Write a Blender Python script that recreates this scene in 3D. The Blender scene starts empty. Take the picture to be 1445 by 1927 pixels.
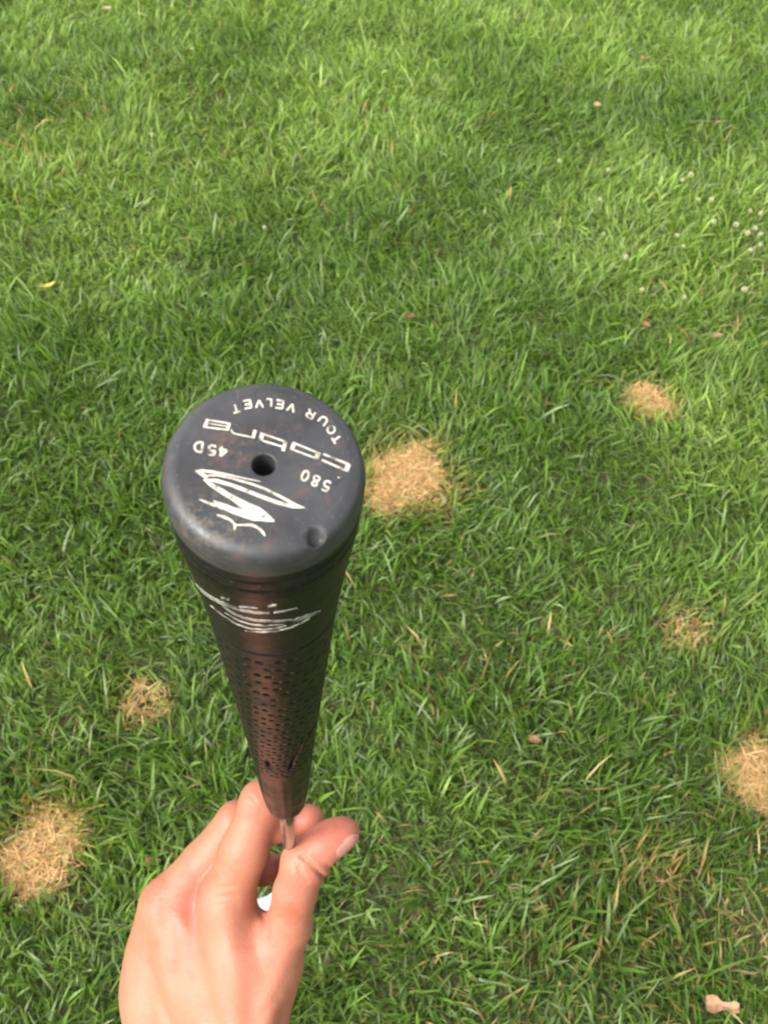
import bpy, bmesh, math, random
import numpy as np
from mathutils import Vector, Matrix
from mathutils.bvhtree import BVHTree

random.seed(7)
rng = np.random.default_rng(7)
R = math.radians
scene = bpy.context.scene
col = scene.collection

# ------------------------------------------------------------------ camera
H = 1.03            # lens height above the soil
PITCH = R(50)       # depression of the optical axis
FPX = 1900.0        # focal length in photograph pixels (photograph 1445 x 1927)
CX, CY = 722.5, 963.5
cam_d = bpy.data.cameras.new('camera')
cam = bpy.data.objects.new('camera', cam_d); col.objects.link(cam)
cam.location = (0, 0, H)
cam.rotation_euler = (math.pi / 2 - PITCH, 0, 0)
cam_d.sensor_fit = 'VERTICAL'; cam_d.sensor_height = 36; cam_d.sensor_width = 27
cam_d.lens = FPX / 1927 * 36
cam_d.clip_start = 0.01; cam_d.clip_end = 1000
cam_d.dof.use_dof = True
cam_d.dof.focus_distance = 0.23
cam_d.dof.aperture_fstop = 50
scene.camera = cam

# ------------------------------------------------------------------ light
SUN_EL, SUN_AZ = R(42), R(232)     # azimuth measured from +Y towards +X
world = bpy.data.worlds.new('World'); scene.world = world; world.use_nodes = True
wn = world.node_tree.nodes; wl = world.node_tree.links
sky = wn.new('ShaderNodeTexSky'); sky.sky_type = 'NISHITA'; sky.sun_disc = False
sky.sun_elevation = SUN_EL; sky.sun_rotation = SUN_AZ
sky.air_density = 1.0; sky.dust_density = 3.0; sky.ozone_density = 0.6
hs = wn.new('ShaderNodeHueSaturation'); hs.inputs['Saturation'].default_value = .24     # thin white overcast
wl.new(sky.outputs[0], hs.inputs['Color']); wl.new(hs.outputs[0], wn['Background'].inputs[0])
wn['Background'].inputs[1].default_value = 0.15
sun_d = bpy.data.lights.new('sun', 'SUN'); sun_d.energy = 1.5; sun_d.angle = R(24); sun_d.color = (1, .935, .82)
sun = bpy.data.objects.new('sun', sun_d); col.objects.link(sun)
sdir = Vector((math.sin(SUN_AZ) * math.cos(SUN_EL), math.cos(SUN_AZ) * math.cos(SUN_EL), math.sin(SUN_EL)))
sun.rotation_euler = sdir.to_track_quat('Z', 'Y').to_euler()
vs = scene.view_settings
vs.view_transform = 'Standard'; vs.look = 'None'; vs.gamma = 1; vs.use_curve_mapping = False
vs.exposure = 1.38

# ------------------------------------------------------------------ helpers
sp, cp = math.sin(PITCH), math.cos(PITCH)
# rows: lens-frame axes (right, down, forward) written in world coordinates
AX = np.array([[1, 0, 0], [0, -sp, -cp], [0, cp, -sp]], float)
O = np.array([0, 0, H], float)

def wpt(c):
    """lens-frame metres (right, down, forward) -> world."""
    return O + np.asarray(c, float) @ AX

def cpt(px, py, z):
    return np.array([(px - CX) / FPX * z, (py - CY) / FPX * z, z])

def ground_at(px, py, h=0.0):
    d = np.array([(px - CX) / FPX, (py - CY) / FPX, 1.0]) @ AX
    s = (h - H) / d[2]
    return O + d * s

def tag(o, label=None, cat=None, group=None, kind=None):
    if label: o['label'] = label
    if cat: o['category'] = cat
    if group: o['group'] = group
    if kind: o['kind'] = kind
    return o

def empty(name, loc):
    o = bpy.data.objects.new(name, None); col.objects.link(o)
    o.location = loc; o.empty_display_size = .02
    return o

def np_mesh(name, V, faces_by_n, smooth=True, colour=None):
    """mesh from numpy: faces_by_n is a list of (m, n) index arrays."""
    me = bpy.data.meshes.new(name)
    V = np.ascontiguousarray(V, np.float32)
    me.vertices.add(len(V)); me.vertices.foreach_set('co', V.ravel())
    idx = np.concatenate([f.ravel() for f in faces_by_n]).astype(np.int32)
    tot = np.concatenate([np.full(len(f), f.shape[1]) for f in faces_by_n]).astype(np.int32)
    start = np.concatenate([[0], np.cumsum(tot)[:-1]]).astype(np.int32)
    me.loops.add(len(idx)); me.loops.foreach_set('vertex_index', idx)
    me.polygons.add(len(tot)); me.polygons.foreach_set('loop_start', start)
    me.polygons.foreach_set('use_smooth', np.full(len(tot), smooth, bool))
    if colour is not None:
        a = me.color_attributes.new('Col', 'FLOAT_COLOR', 'POINT')
        c = np.ones((len(V), 4), np.float32); c[:, :3] = colour
        a.data.foreach_set('color', c.ravel())
    me.update(calc_edges=True); me.validate()
    return me

def obj(name, me, mat=None, parent=None, loc=None):
    o = bpy.data.objects.new(name, me); col.objects.link(o)
    if mat: me.materials.clear(); me.materials.append(mat)
    if parent:
        o.parent = parent
        o.matrix_parent_inverse = Matrix.Translation(-Vector(parent.location)) if parent.type == 'EMPTY' else Matrix()
    if loc is not None: o.location = loc
    return o

def node(nt, kind, **kw):
    n = nt.nodes.new(kind)
    for k, v in kw.items():
        if isinstance(k, str) and hasattr(n, k): setattr(n, k, v)
    return n

def new_mat(name):
    m = bpy.data.materials.new(name); m.use_nodes = True
    return m, m.node_tree, m.node_tree.nodes['Principled BSDF']

def noise(nt, scale, detail=3, rough=.55, vec=None, dist=0):
    n = nt.nodes.new('ShaderNodeTexNoise')
    n.inputs['Scale'].default_value = scale; n.inputs['Detail'].default_value = detail
    n.inputs['Roughness'].default_value = rough; n.inputs['Distortion'].default_value = dist
    if vec is not None: nt.links.new(vec, n.inputs['Vector'])
    return n

def ramp(nt, src, stops):
    r = nt.nodes.new('ShaderNodeValToRGB'); e = r.color_ramp.elements
    e[0].position, e[0].color = stops[0][0], (*stops[0][1], 1)
    e[1].position, e[1].color = stops[-1][0], (*stops[-1][1], 1)
    for p, c in stops[1:-1]:
        x = e.new(p); x.color = (*c, 1)
    nt.links.new(src, r.inputs[0]); return r

def mix(nt, fac, a, b, mode='MIX'):
    m = nt.nodes.new('ShaderNodeMix'); m.data_type = 'RGBA'; m.blend_type = mode
    for s, v in ((m.inputs[0], fac), (m.inputs[6], a), (m.inputs[7], b)):
        if hasattr(v, 'is_linked') or isinstance(v, bpy.types.NodeSocket): nt.links.new(v, s)
        elif isinstance(v, (int, float)): s.default_value = v
        else: s.default_value = (*v, 1)
    return m.outputs[2]

def bump(nt, src, strength, dist):
    b = nt.nodes.new('ShaderNodeBump'); b.inputs['Strength'].default_value = strength
    b.inputs['Distance'].default_value = dist; nt.links.new(src, b.inputs['Height']); return b

def vnoise(x, y, scale, seed, octaves=3):
    """smooth value noise in [0,1] for numpy coordinates."""
    g = np.random.default_rng(seed); out = 0; amp = 1; tot = 0
    for o in range(octaves):
        T = g.random((64, 64)); u = x * scale * 2 ** o + 7.3 * o; v = y * scale * 2 ** o + 3.1 * o
        i, j = np.floor(u).astype(int), np.floor(v).astype(int); fu, fv = u - i, v - j
        fu = fu * fu * (3 - 2 * fu); fv = fv * fv * (3 - 2 * fv)
        a = T[i % 64, j % 64] * (1 - fu) + T[(i + 1) % 64, j % 64] * fu
        b = T[i % 64, (j + 1) % 64] * (1 - fu) + T[(i + 1) % 64, (j + 1) % 64] * fu
        out = out + amp * (a * (1 - fv) + b * fv); tot += amp; amp *= .5
    return out / tot

# ------------------------------------------------------------------ materials
def mat_leafy(name, rough=.5, trans=.35, spec=.35):
    m, nt, b = new_mat(name)
    at = nt.nodes.new('ShaderNodeAttribute'); at.attribute_name = 'Col'
    n = noise(nt, 120, 2)
    c = mix(nt, .25, at.outputs['Color'], mix(nt, n.outputs[0], (.4, .4, .4), (1.6, 1.6, 1.6)), 'MULTIPLY')
    nt.links.new(c, b.inputs['Base Color'])
    b.inputs['Roughness'].default_value = rough; b.inputs['Specular IOR Level'].default_value = spec
    tr = nt.nodes.new('ShaderNodeBsdfTranslucent')
    tc = mix(nt, 1.0, c, (1.25, 1.3, .6), 'MULTIPLY'); nt.links.new(tc, tr.inputs['Color'])
    ms = nt.nodes.new('ShaderNodeMixShader'); ms.inputs[0].default_value = trans
    nt.links.new(b.outputs[0], ms.inputs[1]); nt.links.new(tr.outputs[0], ms.inputs[2])
    nt.links.new(ms.outputs[0], nt.nodes['Material Output'].inputs['Surface'])
    return m

M_grass = mat_leafy('grass_blades', .52, .42, .38)
M_straw = mat_leafy('dead_straw', .7, .2, .2)
M_leaf = mat_leafy('dry_leaf', .6, .2, .3)
M_petal = mat_leafy('clover_petals', .6, .3, .2)

m, nt, b = new_mat('soil_and_thatch')
tc = nt.nodes.new('ShaderNodeTexCoord')
n1 = noise(nt, 9, 5, vec=tc.outputs['Object']); n2 = noise(nt, 220, 4, vec=tc.outputs['Object'])
c = ramp(nt, n1.outputs[0], [(.35, (.045, .075, .018)), (.55, (.08, .085, .03)), (.7, (.055, .095, .02))])
c = mix(nt, .6, c.outputs[0], ramp(nt, n2.outputs[0], [(.3, (.3, .3, .3)), (.7, (1.5, 1.4, 1.2))]).outputs[0], 'MULTIPLY')
nt.links.new(c, b.inputs['Base Color']); b.inputs['Roughness'].default_value = .95
nt.links.new(bump(nt, n2.outputs[0], .8, .01).outputs[0], b.inputs['Normal'])
M_soil = m

# ------------------------------------------------------------------ ground sheet
g = np.concatenate([-np.geomspace(400, 4, 12), np.linspace(-3.5, 3.5, 57), np.geomspace(4, 400, 12)])
gx, gy = np.meshgrid(g, g + 1.5, indexing='ij')
near = np.exp(-((gx / 4) ** 2 + ((gy - 1.5) / 4) ** 2))
gz = (vnoise(gx + 50, gy + 50, 3.1, 3, 2) - .5) * .02 * near - .006
n = len(g)
V = np.stack([gx, gy, gz], -1).reshape(-1, 3)
I = np.arange(n * n).reshape(n, n)
F = np.stack([I[:-1, :-1], I[1:, :-1], I[1:, 1:], I[:-1, 1:]], -1).reshape(-1, 4)
tag(obj('ground', np_mesh('ground', V, [F]), M_soil), kind='structure')

# ------------------------------------------------------------------ patches of dead grass (photo pixel centre, half sizes px, deadness)
PATCH = [
    (766, 899, 70, 58, 1.0, 'straw coloured bare patch of dead grass right beside the grip cap', 0),
    (1220, 764, 44, 30, .95, 'small straw patch of dead grass under a dark fringe, below the clover flowers', 0),
    (88, 1602, 68, 74, 1.0, 'large round patch of dead straw grass facing the back of the hand', 0),
    (1440, 1468, 60, 60, 1.0, 'bright tan patch of dead grass beside a folded grass blade', 0),
    (272, 1325, 42, 40, .62, 'half dead patch of grass with a dark hole of soil in it', 1),
    (1288, 1185, 44, 36, .46, 'faint brownish patch of thinning grass with long blades across it', 0),
    (1250, 1645, 62, 66, .26, 'sparse thin spot in the lawn with a little straw showing through', 0),
    (795, 1228, 30, 20, .24, 'tiny pinkish brown thin spot in deep green grass', 0),
    (1425, 1760, 60, 60, .26, 'thin dull spot of lawn between the tan patch and the pale petal', 0),
]
patches = []
for px, py, hx, hy, dead, lab, hole in PATCH:
    c = ground_at(px, py); rx = np.linalg.norm(ground_at(px + hx, py) - c)
    ry = .5 * np.linalg.norm(ground_at(px, py + hy) - ground_at(px, py - hy))
    patches.append((c[0], c[1], rx, ry, dead, lab, hole))

def deadness(x, y):
    d = np.zeros_like(x)
    for k, (cx, cy, rx, ry, dead, lab, hole) in enumerate(patches):
        q = np.hypot((x - cx) / rx, (y - cy) / ry) + (vnoise(x + 9 + k, y + 5, 38, 20 + k, 3) - .5) * 1.1
        d = np.maximum(d, dead * np.clip((1.25 - q) / .5, 0, 1))
    return d

def fringe(x, y):
    d = np.zeros_like(x)
    for k, (cx, cy, rx, ry, dead, lab, hole) in enumerate(patches):
        q = np.hypot((x - cx) / rx, (y - cy) / ry) + (vnoise(x + 9 + k, y + 5, 38, 20 + k, 3) - .5) * 1.1
        d = np.maximum(d, dead * np.clip((1.75 - q) / .9, 0, 1))
    return d

# ------------------------------------------------------------------ blades
def blades(base, az, length, width, lean, curl, twist, colour, tipcol, rows=4):
    """ribbon blades; every blade: rows*2 - 1 vertices, tapering to a point."""
    n = len(base); s = np.linspace(0, 1, rows)
    d = np.stack([np.cos(az), np.sin(az), 0 * az], -1)
    side = np.stack([-np.sin(az + twist), np.cos(az + twist), 0 * az], -1)
    pos = np.zeros((n, rows, 3)); pos[:, 0] = base; ang = lean.copy()
    for k in range(1, rows):
        st = length / (rows - 1)
        pos[:, k] = pos[:, k - 1] + st[:, None] * (np.sin(ang)[:, None] * d + np.cos(ang)[:, None] * np.array([0, 0, 1.]))
        ang = np.minimum(ang + curl / (rows - 1), 2.1)
    wf = np.interp(s, [0, .35, .75, 1], [.75, 1, .75, 0])
    tilt = np.array([0, 0, 1.]) * np.sin(twist * .7)[:, None]
    sv = side + tilt * .5
    V = np.zeros((n, rows * 2 - 1, 3))
    for k in range(rows - 1):
        w = (width * wf[k] * .5)[:, None] * sv
        V[:, 2 * k] = pos[:, k] - w; V[:, 2 * k + 1] = pos[:, k] + w
    V[:, -1] = pos[:, -1]
    o = (np.arange(n) * (rows * 2 - 1))[:, None]
    q = np.concatenate([o + np.array([2 * k, 2 * k + 1, 2 * k + 3, 2 * k + 2]) for k in range(rows - 2)], 0)
    t = o + np.array([2 * rows - 4, 2 * rows - 3, 2 * rows - 2])
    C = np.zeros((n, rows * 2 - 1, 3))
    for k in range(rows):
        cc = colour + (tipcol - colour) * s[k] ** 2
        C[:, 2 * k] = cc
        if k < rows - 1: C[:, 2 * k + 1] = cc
    return V.reshape(-1, 3), q, t, C.reshape(-1, 3)

PAL = np.array([[.100, .190, .022], [.065, .134, .016], [.208, .325, .066], [.126, .200, .060], [.285, .385, .118], [.208, .285, .140]])
STRAW = np.array([[.64, .42, .19], [.54, .33, .14], [.70, .50, .26], [.42, .24, .10]])

# stands of paler, yellower grass and of deep green grass: photo point, radius m, amount
TONES = [(*ground_at(px, py)[:2], rr, am) for px, py, rr, am in [(450, 240, .30, .6), (180, 260, .25, .35), (1000, 40, .30, .35), (700, 560, .18, -.35), (1330, 260, .2, -.3), (620, 60, .3, .3),
         (300, 1450, .14, -.5), (1000, 1000, .22, -.3), (1150, 1750, .2, -.35), (100, 900, .2, -.2), (1380, 950, .16, -.4)]]

# duller stretches where old brown blades show among the green: photo point, radius m, share
DULL = [(*ground_at(px, py)[:2], rr, am) for px, py, rr, am in [(1280, 1720, .14, .16), (1100, 1900, .12, .12), (760, 1830, .10, .10), (90, 1400, .10, .10), (40, 280, .18, .10), (1150, 1180, .10, .06), (830, 1230, .07, .10), (1400, 620, .12, .05)]]
def dull(x, y):
    d = np.zeros_like(x)
    for bx, by, br, am in DULL: d = d + .6 * am * np.exp(-((x - bx) ** 2 + (y - by) ** 2) / br ** 2)
    return d

def head_clear(x, y):
    """blades pressed flat under and beside the club head are left out."""
    a = np.array([-.089, .335]); d = np.array([-.94, .34]) * .08
    h = np.clip(((x - a[0]) * d[0] + (y - a[1]) * d[1]) / (d @ d), 0, 1)
    return np.hypot(x - a[0] - h * d[0], y - a[1] - h * d[1]) > .022

def lawn(n, xr, yr, seed, dens=None, dead_fn=None, wide=1.0, tall=1.0, rows=4):
    g = np.random.default_rng(seed)
    # tufts: blades gathered round crowns and leaning outwards
    nt_ = n // 22
    tx = g.uniform(*xr, nt_); ty = g.uniform(*yr, nt_)
    ti = g.integers(0, nt_, n); loose = g.random(n) < .35
    ox = g.normal(0, .011, n); oy = g.normal(0, .011, n)
    x = np.where(loose, g.uniform(*xr, n), tx[ti] + ox); y = np.where(loose, g.uniform(*yr, n), ty[ti] + oy)
    keep = np.ones(n, bool)
    if dens is not None: keep &= g.random(n) < dens(x, y)
    dd = dead_fn(x, y) if dead_fn is not None else np.zeros(n)
    keep &= g.random(n) > dd * .985
    keep &= head_clear(x, y)
    x, y, ti, loose, ox, oy, dd = (a[keep] for a in (x, y, ti, loose, ox, oy, dd)); n = len(x)
    big = vnoise(x + 20, y + 20, 2.6, 5, 3); mid = vnoise(x + 20, y + 20, 9, 6, 3); tone = vnoise(x + 20, y + 20, 4.2, 8, 3)
    sw = vnoise(x + 20, y + 20, 3.3, 11, 2) * 4 * np.pi
    az = np.where(loose, g.uniform(0, 2 * np.pi, n), np.arctan2(oy, ox) + g.normal(0, .6, n))
    pull = g.random(n) < .4; az = np.where(pull, sw + g.normal(0, .7, n), az)
    trand = g.random(nt_)[ti]
    length = g.gamma(9, .0036, n) * (.62 + .75 * mid) * (.75 + .5 * trand) * tall * (1 - .55 * dd)
    width = np.clip(g.normal(.0025, .0008, n) * (.75 + .6 * trand), .0012, .0052) * wide
    lean = np.abs(g.normal(.30, .34, n)) + .35 * (1 - mid); curl = g.gamma(2.2, .46, n)
    flat = g.random(n) < .14; lean = np.where(flat, g.uniform(.9, 1.45, n), lean)
    twist = g.normal(0, .8, n)
    # species and growth tones, plus a light gradient painted along y
    w = (tone - .5) * 2.6 + .06 + .30 * np.clip(y, 0, 3)  # y term: body shade put into near blade colour, far blades lighter
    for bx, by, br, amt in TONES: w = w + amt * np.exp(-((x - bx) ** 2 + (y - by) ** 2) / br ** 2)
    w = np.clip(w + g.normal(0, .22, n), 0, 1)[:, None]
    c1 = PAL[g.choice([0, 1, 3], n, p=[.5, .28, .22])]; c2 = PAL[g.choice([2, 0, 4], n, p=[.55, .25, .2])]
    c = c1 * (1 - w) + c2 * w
    pale = g.random(n) < .08; c[pale] = PAL[5]
    dry = g.random(n) < (.002 + .015 * np.clip(.42 - big, 0, 1) * 3 + .45 * np.clip(dd, 0, .6) + dull(x, y)); c[dry] = STRAW[g.integers(0, 4, dry.sum())] * np.array([.62, .72, .65])
    if dead_fn is not None:
        fr = np.clip(fringe(x, y) * 1.1 - .1, 0, 1)[:, None] * g.random((n, 1)) ** .6
        c = c * (1 - fr) + fr * STRAW[g.integers(0, 4, n)] * np.array([.72, .80, .6])
    c = c * g.uniform(.72, 1.28, n)[:, None]
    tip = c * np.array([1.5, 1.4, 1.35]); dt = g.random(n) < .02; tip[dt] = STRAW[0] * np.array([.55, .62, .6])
    base = np.stack([x, y, (vnoise(x + 50, y + 50, 3.1, 3, 2) - .5) * .02 - .006], -1)
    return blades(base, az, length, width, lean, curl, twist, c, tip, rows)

def footprint(x, y):
    """full density in and around what the lens can see of the lawn, thinner further out."""
    half = .60 + .27 * y
    e = np.maximum(np.abs(x) - half, 0) + np.maximum(.05 - y, 0) + np.maximum(y - 2.75, 0)
    return np.clip(1.0 - e / .75, 0, 1) * np.interp(y, [0, 1.2, 2.7], [1, .95, .75])

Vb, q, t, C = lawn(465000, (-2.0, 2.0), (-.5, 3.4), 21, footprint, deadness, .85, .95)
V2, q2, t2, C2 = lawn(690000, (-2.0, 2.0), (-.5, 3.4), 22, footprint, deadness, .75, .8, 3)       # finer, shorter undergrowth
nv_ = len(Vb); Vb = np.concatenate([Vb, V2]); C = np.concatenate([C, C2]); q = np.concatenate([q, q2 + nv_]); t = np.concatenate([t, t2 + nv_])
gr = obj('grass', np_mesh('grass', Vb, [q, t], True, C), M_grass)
tag(gr, 'green lawn grass of mixed fine and broad blades', 'grass', kind='stuff')

# the lawn goes on outside the view: one tile of blades repeated over the surroundings
def outside(x, y): return np.ones_like(x)
Vt, q, t, C = lawn(15000, (-.55, .55), (-.55, .55), 33, None, None, 1.25)
tile = np_mesh('surrounding_grass', Vt, [q, t], True, C)
cells = []
for i in range(-9, 10):
    for j in range(-5, 14):
        x, y = i * 1.0, j * 1.0 + .2
        if -.4 < y < 3.15 and abs(x) - .6 < .34 + .26 * (y + .55): continue
        cells.append((x, y, 0))
sg = obj('surrounding_grass', tile, M_grass)
tag(sg, 'green lawn continuing around the photographed part', 'grass', kind='stuff')
ng = bpy.data.node_groups.new('repeat_tile', 'GeometryNodeTree')
ng.interface.new_socket('Geometry', in_out='INPUT', socket_type='NodeSocketGeometry')
ng.interface.new_socket('Geometry', in_out='OUTPUT', socket_type='NodeSocketGeometry')
gi, go = ng.nodes.new('NodeGroupInput'), ng.nodes.new('NodeGroupOutput')
join = ng.nodes.new('GeometryNodeJoinGeometry')
for k in range(4):
    sub = cells[k::4]
    pm = bpy.data.meshes.new('p')  # layout only, read below
    bpy.data.meshes.remove(pm)
    pts = None
    jp = ng.nodes.new('GeometryNodeJoinGeometry')
    for c in sub:
        p = ng.nodes.new('GeometryNodePoints'); p.inputs['Count'].default_value = 1
        p.inputs['Position'].default_value = c
        ng.links.new(p.outputs[0], jp.inputs[0])
    iop = ng.nodes.new('GeometryNodeInstanceOnPoints')
    ng.links.new(jp.outputs[0], iop.inputs['Points']); ng.links.new(gi.outputs[0], iop.inputs['Instance'])
    iop.inputs['Rotation'].default_value = (0, 0, k * math.pi / 2)
    ng.links.new(iop.outputs[0], join.inputs[0])
ng.links.new(join.outputs[0], go.inputs[0])
md = sg.modifiers.new('tiles', 'NODES'); md.node_group = ng

# dead patches: each a mat of flattened straw
for k, (cx, cy, rx, ry, dead, lab, hole) in enumerate(patches):
    g = np.random.default_rng(200 + k)
    n = int(300000 * math.pi * rx * ry * 4 * dead ** 1.7)
    x = g.uniform(cx - 1.5 * rx, cx + 1.5 * rx, n); y = g.uniform(cy - 1.5 * ry, cy + 1.5 * ry, n)
    kp = g.random(n) < deadness(x, y) ** 1.2
    if hole: kp &= np.hypot(x - cx - rx * .12, (y - cy - ry * .10)) > rx * .26 * g.uniform(.6, 1.3, n)
    x, y = x[kp], y[kp]; n = len(x)
    z = g.uniform(0, .007, n) * np.clip(deadness(x, y), 0, 1) + .001
    az = g.uniform(0, 2 * np.pi, n); c = STRAW[g.choice(4, n, p=[.38, .27, .22, .13])] * g.uniform(.75, 1.2, n)[:, None]
    gg = g.random(n) < .05; c[gg] = PAL[4]
    up = g.random(n) < .03
    Vs, q, t, C = blades(np.stack([x, y, z], -1), az, g.uniform(.007, .024, n), g.uniform(.0005, .0013, n),
                         np.where(up, g.uniform(.5, 1.1, n), g.uniform(1.25, 1.62, n)), g.normal(.1, .25, n), g.normal(0, .8, n), c, c * .95)
    loc = Vector((cx, cy, 0))
    o = obj('dead_grass', np_mesh('dead_grass', Vs - np.array(loc), [q, t], True, C), M_straw, loc=loc)
    tag(o, lab, 'dead grass', 'patches of dead grass in the lawn', 'stuff')

# ------------------------------------------------------------------ fallen leaves and bits on the lawn
def leaf_mesh(name, L, W, colr, outline, cup=.25, bend=.3, seed=0, nu=14, nv=7, thick=.0006):
    g = np.random.default_rng(seed)
    u = np.linspace(0, 1, nu); v = np.linspace(-1, 1, nv)
    w = np.interp(u, [a for a, _ in outline], [b for _, b in outline])
    P = np.zeros((nu, nv, 3))
    for i in range(nu):
        for j in range(nv):
            e = w[i] * W * .5 * (1 + .05 * g.normal() * abs(v[j]))
            P[i, j] = ((u[i] - .5) * L, v[j] * e, cup * abs(v[j]) ** 1.6 * e + bend * L * (u[i] - .5) ** 2 + .0006 * g.normal())
    top = P.reshape(-1, 3); n = len(top); bot = top - np.array([0, 0, thick])
    I = np.arange(n).reshape(nu, nv)
    F = np.stack([I[:-1, :-1], I[1:, :-1], I[1:, 1:], I[:-1, 1:]], -1).reshape(-1, 4)
    ring = np.concatenate([I[0, :], I[1:, -1], I[-1, -2::-1], I[-2:0:-1, 0]])
    S = np.stack([ring, np.roll(ring, 1), np.roll(ring, 1) + n, ring + n], -1)
    cc = np.array(colr) * g.uniform(.8, 1.2, (2 * n, 1))
    return np_mesh(name, np.concatenate([top, bot]), [F, F[:, ::-1] + n, S], True, cc)

LEAFY = [(0, .08), (.15, .7), (.4, 1), (.7, .8), (.9, .35), (1, .05)]
PETAL = [(0, .75), (.12, 1.0), (.32, .95), (.5, .5), (.68, .42), (.85, .75), (1, .5)]
STRIP = [(0, .3), (.2, 1), (.6, .9), (1, .1)]
LEAVES = [  # px, py, height, L, W, colour, outline, cup, bend, yaw deg, tilt deg, label
    (1208, 112, .045, .026, .018, (.40, .20, .08), LEAFY, .8, .5, 80, 50, 'orange brown dry leaf standing on edge in the grass far past the club'),
    (1123, 197, .05, .016, .012, (.45, .32, .15), LEAFY, .4, .3, 10, 15, 'small tan leaf fragment lying in bright grass beyond the clover flowers'),
    (90, 538, .05, .026, .008, (.62, .50, .12), STRIP, .3, .9, 30, 10, 'curled yellow leaf strip lying on the lawn'),
    (1349, 631, .036, .018, .010, (.33, .23, .12), LEAFY, .4, .3, 15, 10, 'pale pinkish leaf scrap on grass above the small straw patch'),
    (1215, 611, .034, .015, .010, (.24, .12, .05), LEAFY, .4, .4, -20, 20, 'small rust coloured leaf scrap between clover flowers and the small straw patch'),
    (1005, 1392, .024, .014, .009, (.27, .15, .08), LEAFY, .6, .4, -15, 12, 'small pinkish brown leaf bit alone on deep green grass'),
    (1357, 1893, .045, .030, .015, (.52, .30, .17), PETAL, .5, .25, -8, 6, 'pale peach dried petal pinched in the middle, lying on grass'),
    (285, 1622, .008, .020, .010, (.26, .14, .07), LEAFY, .4, .3, 10, 8, 'reddish brown leaf half sunk in grass beside the knuckles'),
    (772, 596, .022, .018, .011, (.17, .09, .04), LEAFY, .4, .3, 10, 8, 'brown leaf scrap sunk deep in the grass beyond the grip cap'),
    (202, 16, .055, .022, .012, (.40, .33, .18), LEAFY, .4, .3, 10, 8, 'pale beige leaf scrap in the farthest strip of lawn'),
]
for k, (px, py, hh, L, W, cl, ol, cup, bend, yaw, tilt, lab) in enumerate(LEAVES):
    o = obj('fallen_leaf', leaf_mesh('fallen_leaf', L, W, cl, ol, cup, bend, 70 + k), M_leaf, loc=Vector(ground_at(px, py, hh)))
    o.rotation_euler = (R(tilt), R(tilt * .4), R(yaw))
    if k == 6: o.name = 'dried_petal'
    tag(o, lab, 'petal' if k == 6 else 'leaf')

# clover flowers
CLOVER = [(1144, 320), (1128, 376), (1135, 441), (1284, 339), (1299, 329), (1313, 375), (1338, 376), (1411, 397), (1430, 402), (1343, 417),
          (1384, 423), (1420, 430), (1406, 439), (1431, 441), (1430, 461), (1412, 471), (1285, 464), (1273, 443), (1177, 484), (1052, 303),
          (1287, 559), (1209, 545), (1400, 545), (287, 254), (362, 92), (498, 428)]
OWN = {(1287, 559): 'single clover flower closest to the small straw patch with dark fringe', (498, 428): 'lone clover flower in the open lawn straight past the grip cap',
       (362, 92): 'lone clover flower in the farthest strip of lawn near a beige leaf scrap', (287, 254): 'lone small clover flower on pale yellowish grass',
       (1284, 339): 'one of two clover flowers standing almost touching, apart from the cluster', (1299, 329): 'one of two clover flowers standing almost touching, apart from the cluster',
       (1052, 303): 'clover flower bud standing farthest out from the loose cluster'}
def clover_head(seed):
    g = np.random.default_rng(seed); Vs = []; Fs = []; Cs = []; n0 = 0
    N = 34
    for i in range(N):
        z = 1 - 1.75 * (i + .5) / N; a = i * 2.39996; r = math.sqrt(max(0, 1 - z * z))
        d = np.array([r * math.cos(a), r * math.sin(a), z]); up = np.array([0, 0, 1.]) * .5
        d2 = d + up; d2 /= np.linalg.norm(d2)
        s = np.cross(d, [0, 0, 1.]); s /= np.linalg.norm(s) + 1e-6; tt = np.cross(d2, s)
        b0 = d * .0028; tip = d * .0030 + d2 * (.0042 + .0008 * g.normal())
        w = .00115; mid = (b0 + tip) / 2
        P = [b0, mid + s * w, mid + tt * w, mid - s * w, mid - tt * w, tip]
        Vs += P; c = np.array([.62, .62, .42]) if z > -.2 else np.array([.62, .58, .36])
        Cs += [c * .75] + [c] * 5
        for k in range(4):
            A, B = 1 + k, 1 + (k + 1) % 4
            Fs += [(n0, n0 + B, n0 + A), (n0 + A, n0 + B, n0 + 5)]
        n0 += 6
    return np_mesh('flower_head', np.array(Vs), [np.array(Fs)], True, np.array(Cs))
def clover_stem(h):
    a = np.linspace(0, 2 * np.pi, 6)[:-1]; rows = []
    for s in np.linspace(0, 1, 5):
        rows.append(np.stack([.0008 * np.cos(a) + .006 * (1 - s) ** 2, .0008 * np.sin(a), 0 * a - h * (1 - s)], -1))
    V = np.concatenate(rows); I = np.arange(25).reshape(5, 5); J = np.roll(I, -1, 1)
    F = np.stack([I[:-1], J[:-1], J[1:], I[1:]], -1).reshape(-1, 4)
    return np_mesh('stem', V, [F], True, np.tile([.14, .2, .05], (25, 1)))
heads = [clover_head(300 + i) for i in range(4)]; stem_me = clover_stem(.06)
for k, (px, py) in enumerate(CLOVER):
    e = empty('clover_flower', Vector(ground_at(px, py, .050)))
    hd = obj('flower_head', heads[k % 4], M_petal); hd.parent = e; s = random.uniform(.5, .8); hd.scale = (s, s, s)
    hd.rotation_euler = (random.uniform(-.4, .4), random.uniform(-.4, .4), random.uniform(0, 6))
    st = obj('stem', stem_me, M_petal); st.parent = e; st.rotation_euler[2] = random.uniform(0, 6)
    tag(e, OWN.get((px, py), 'small cream white clover flower head in the loose cluster on the lawn'), 'flower', 'clover flowers scattered in the lawn')

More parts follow.
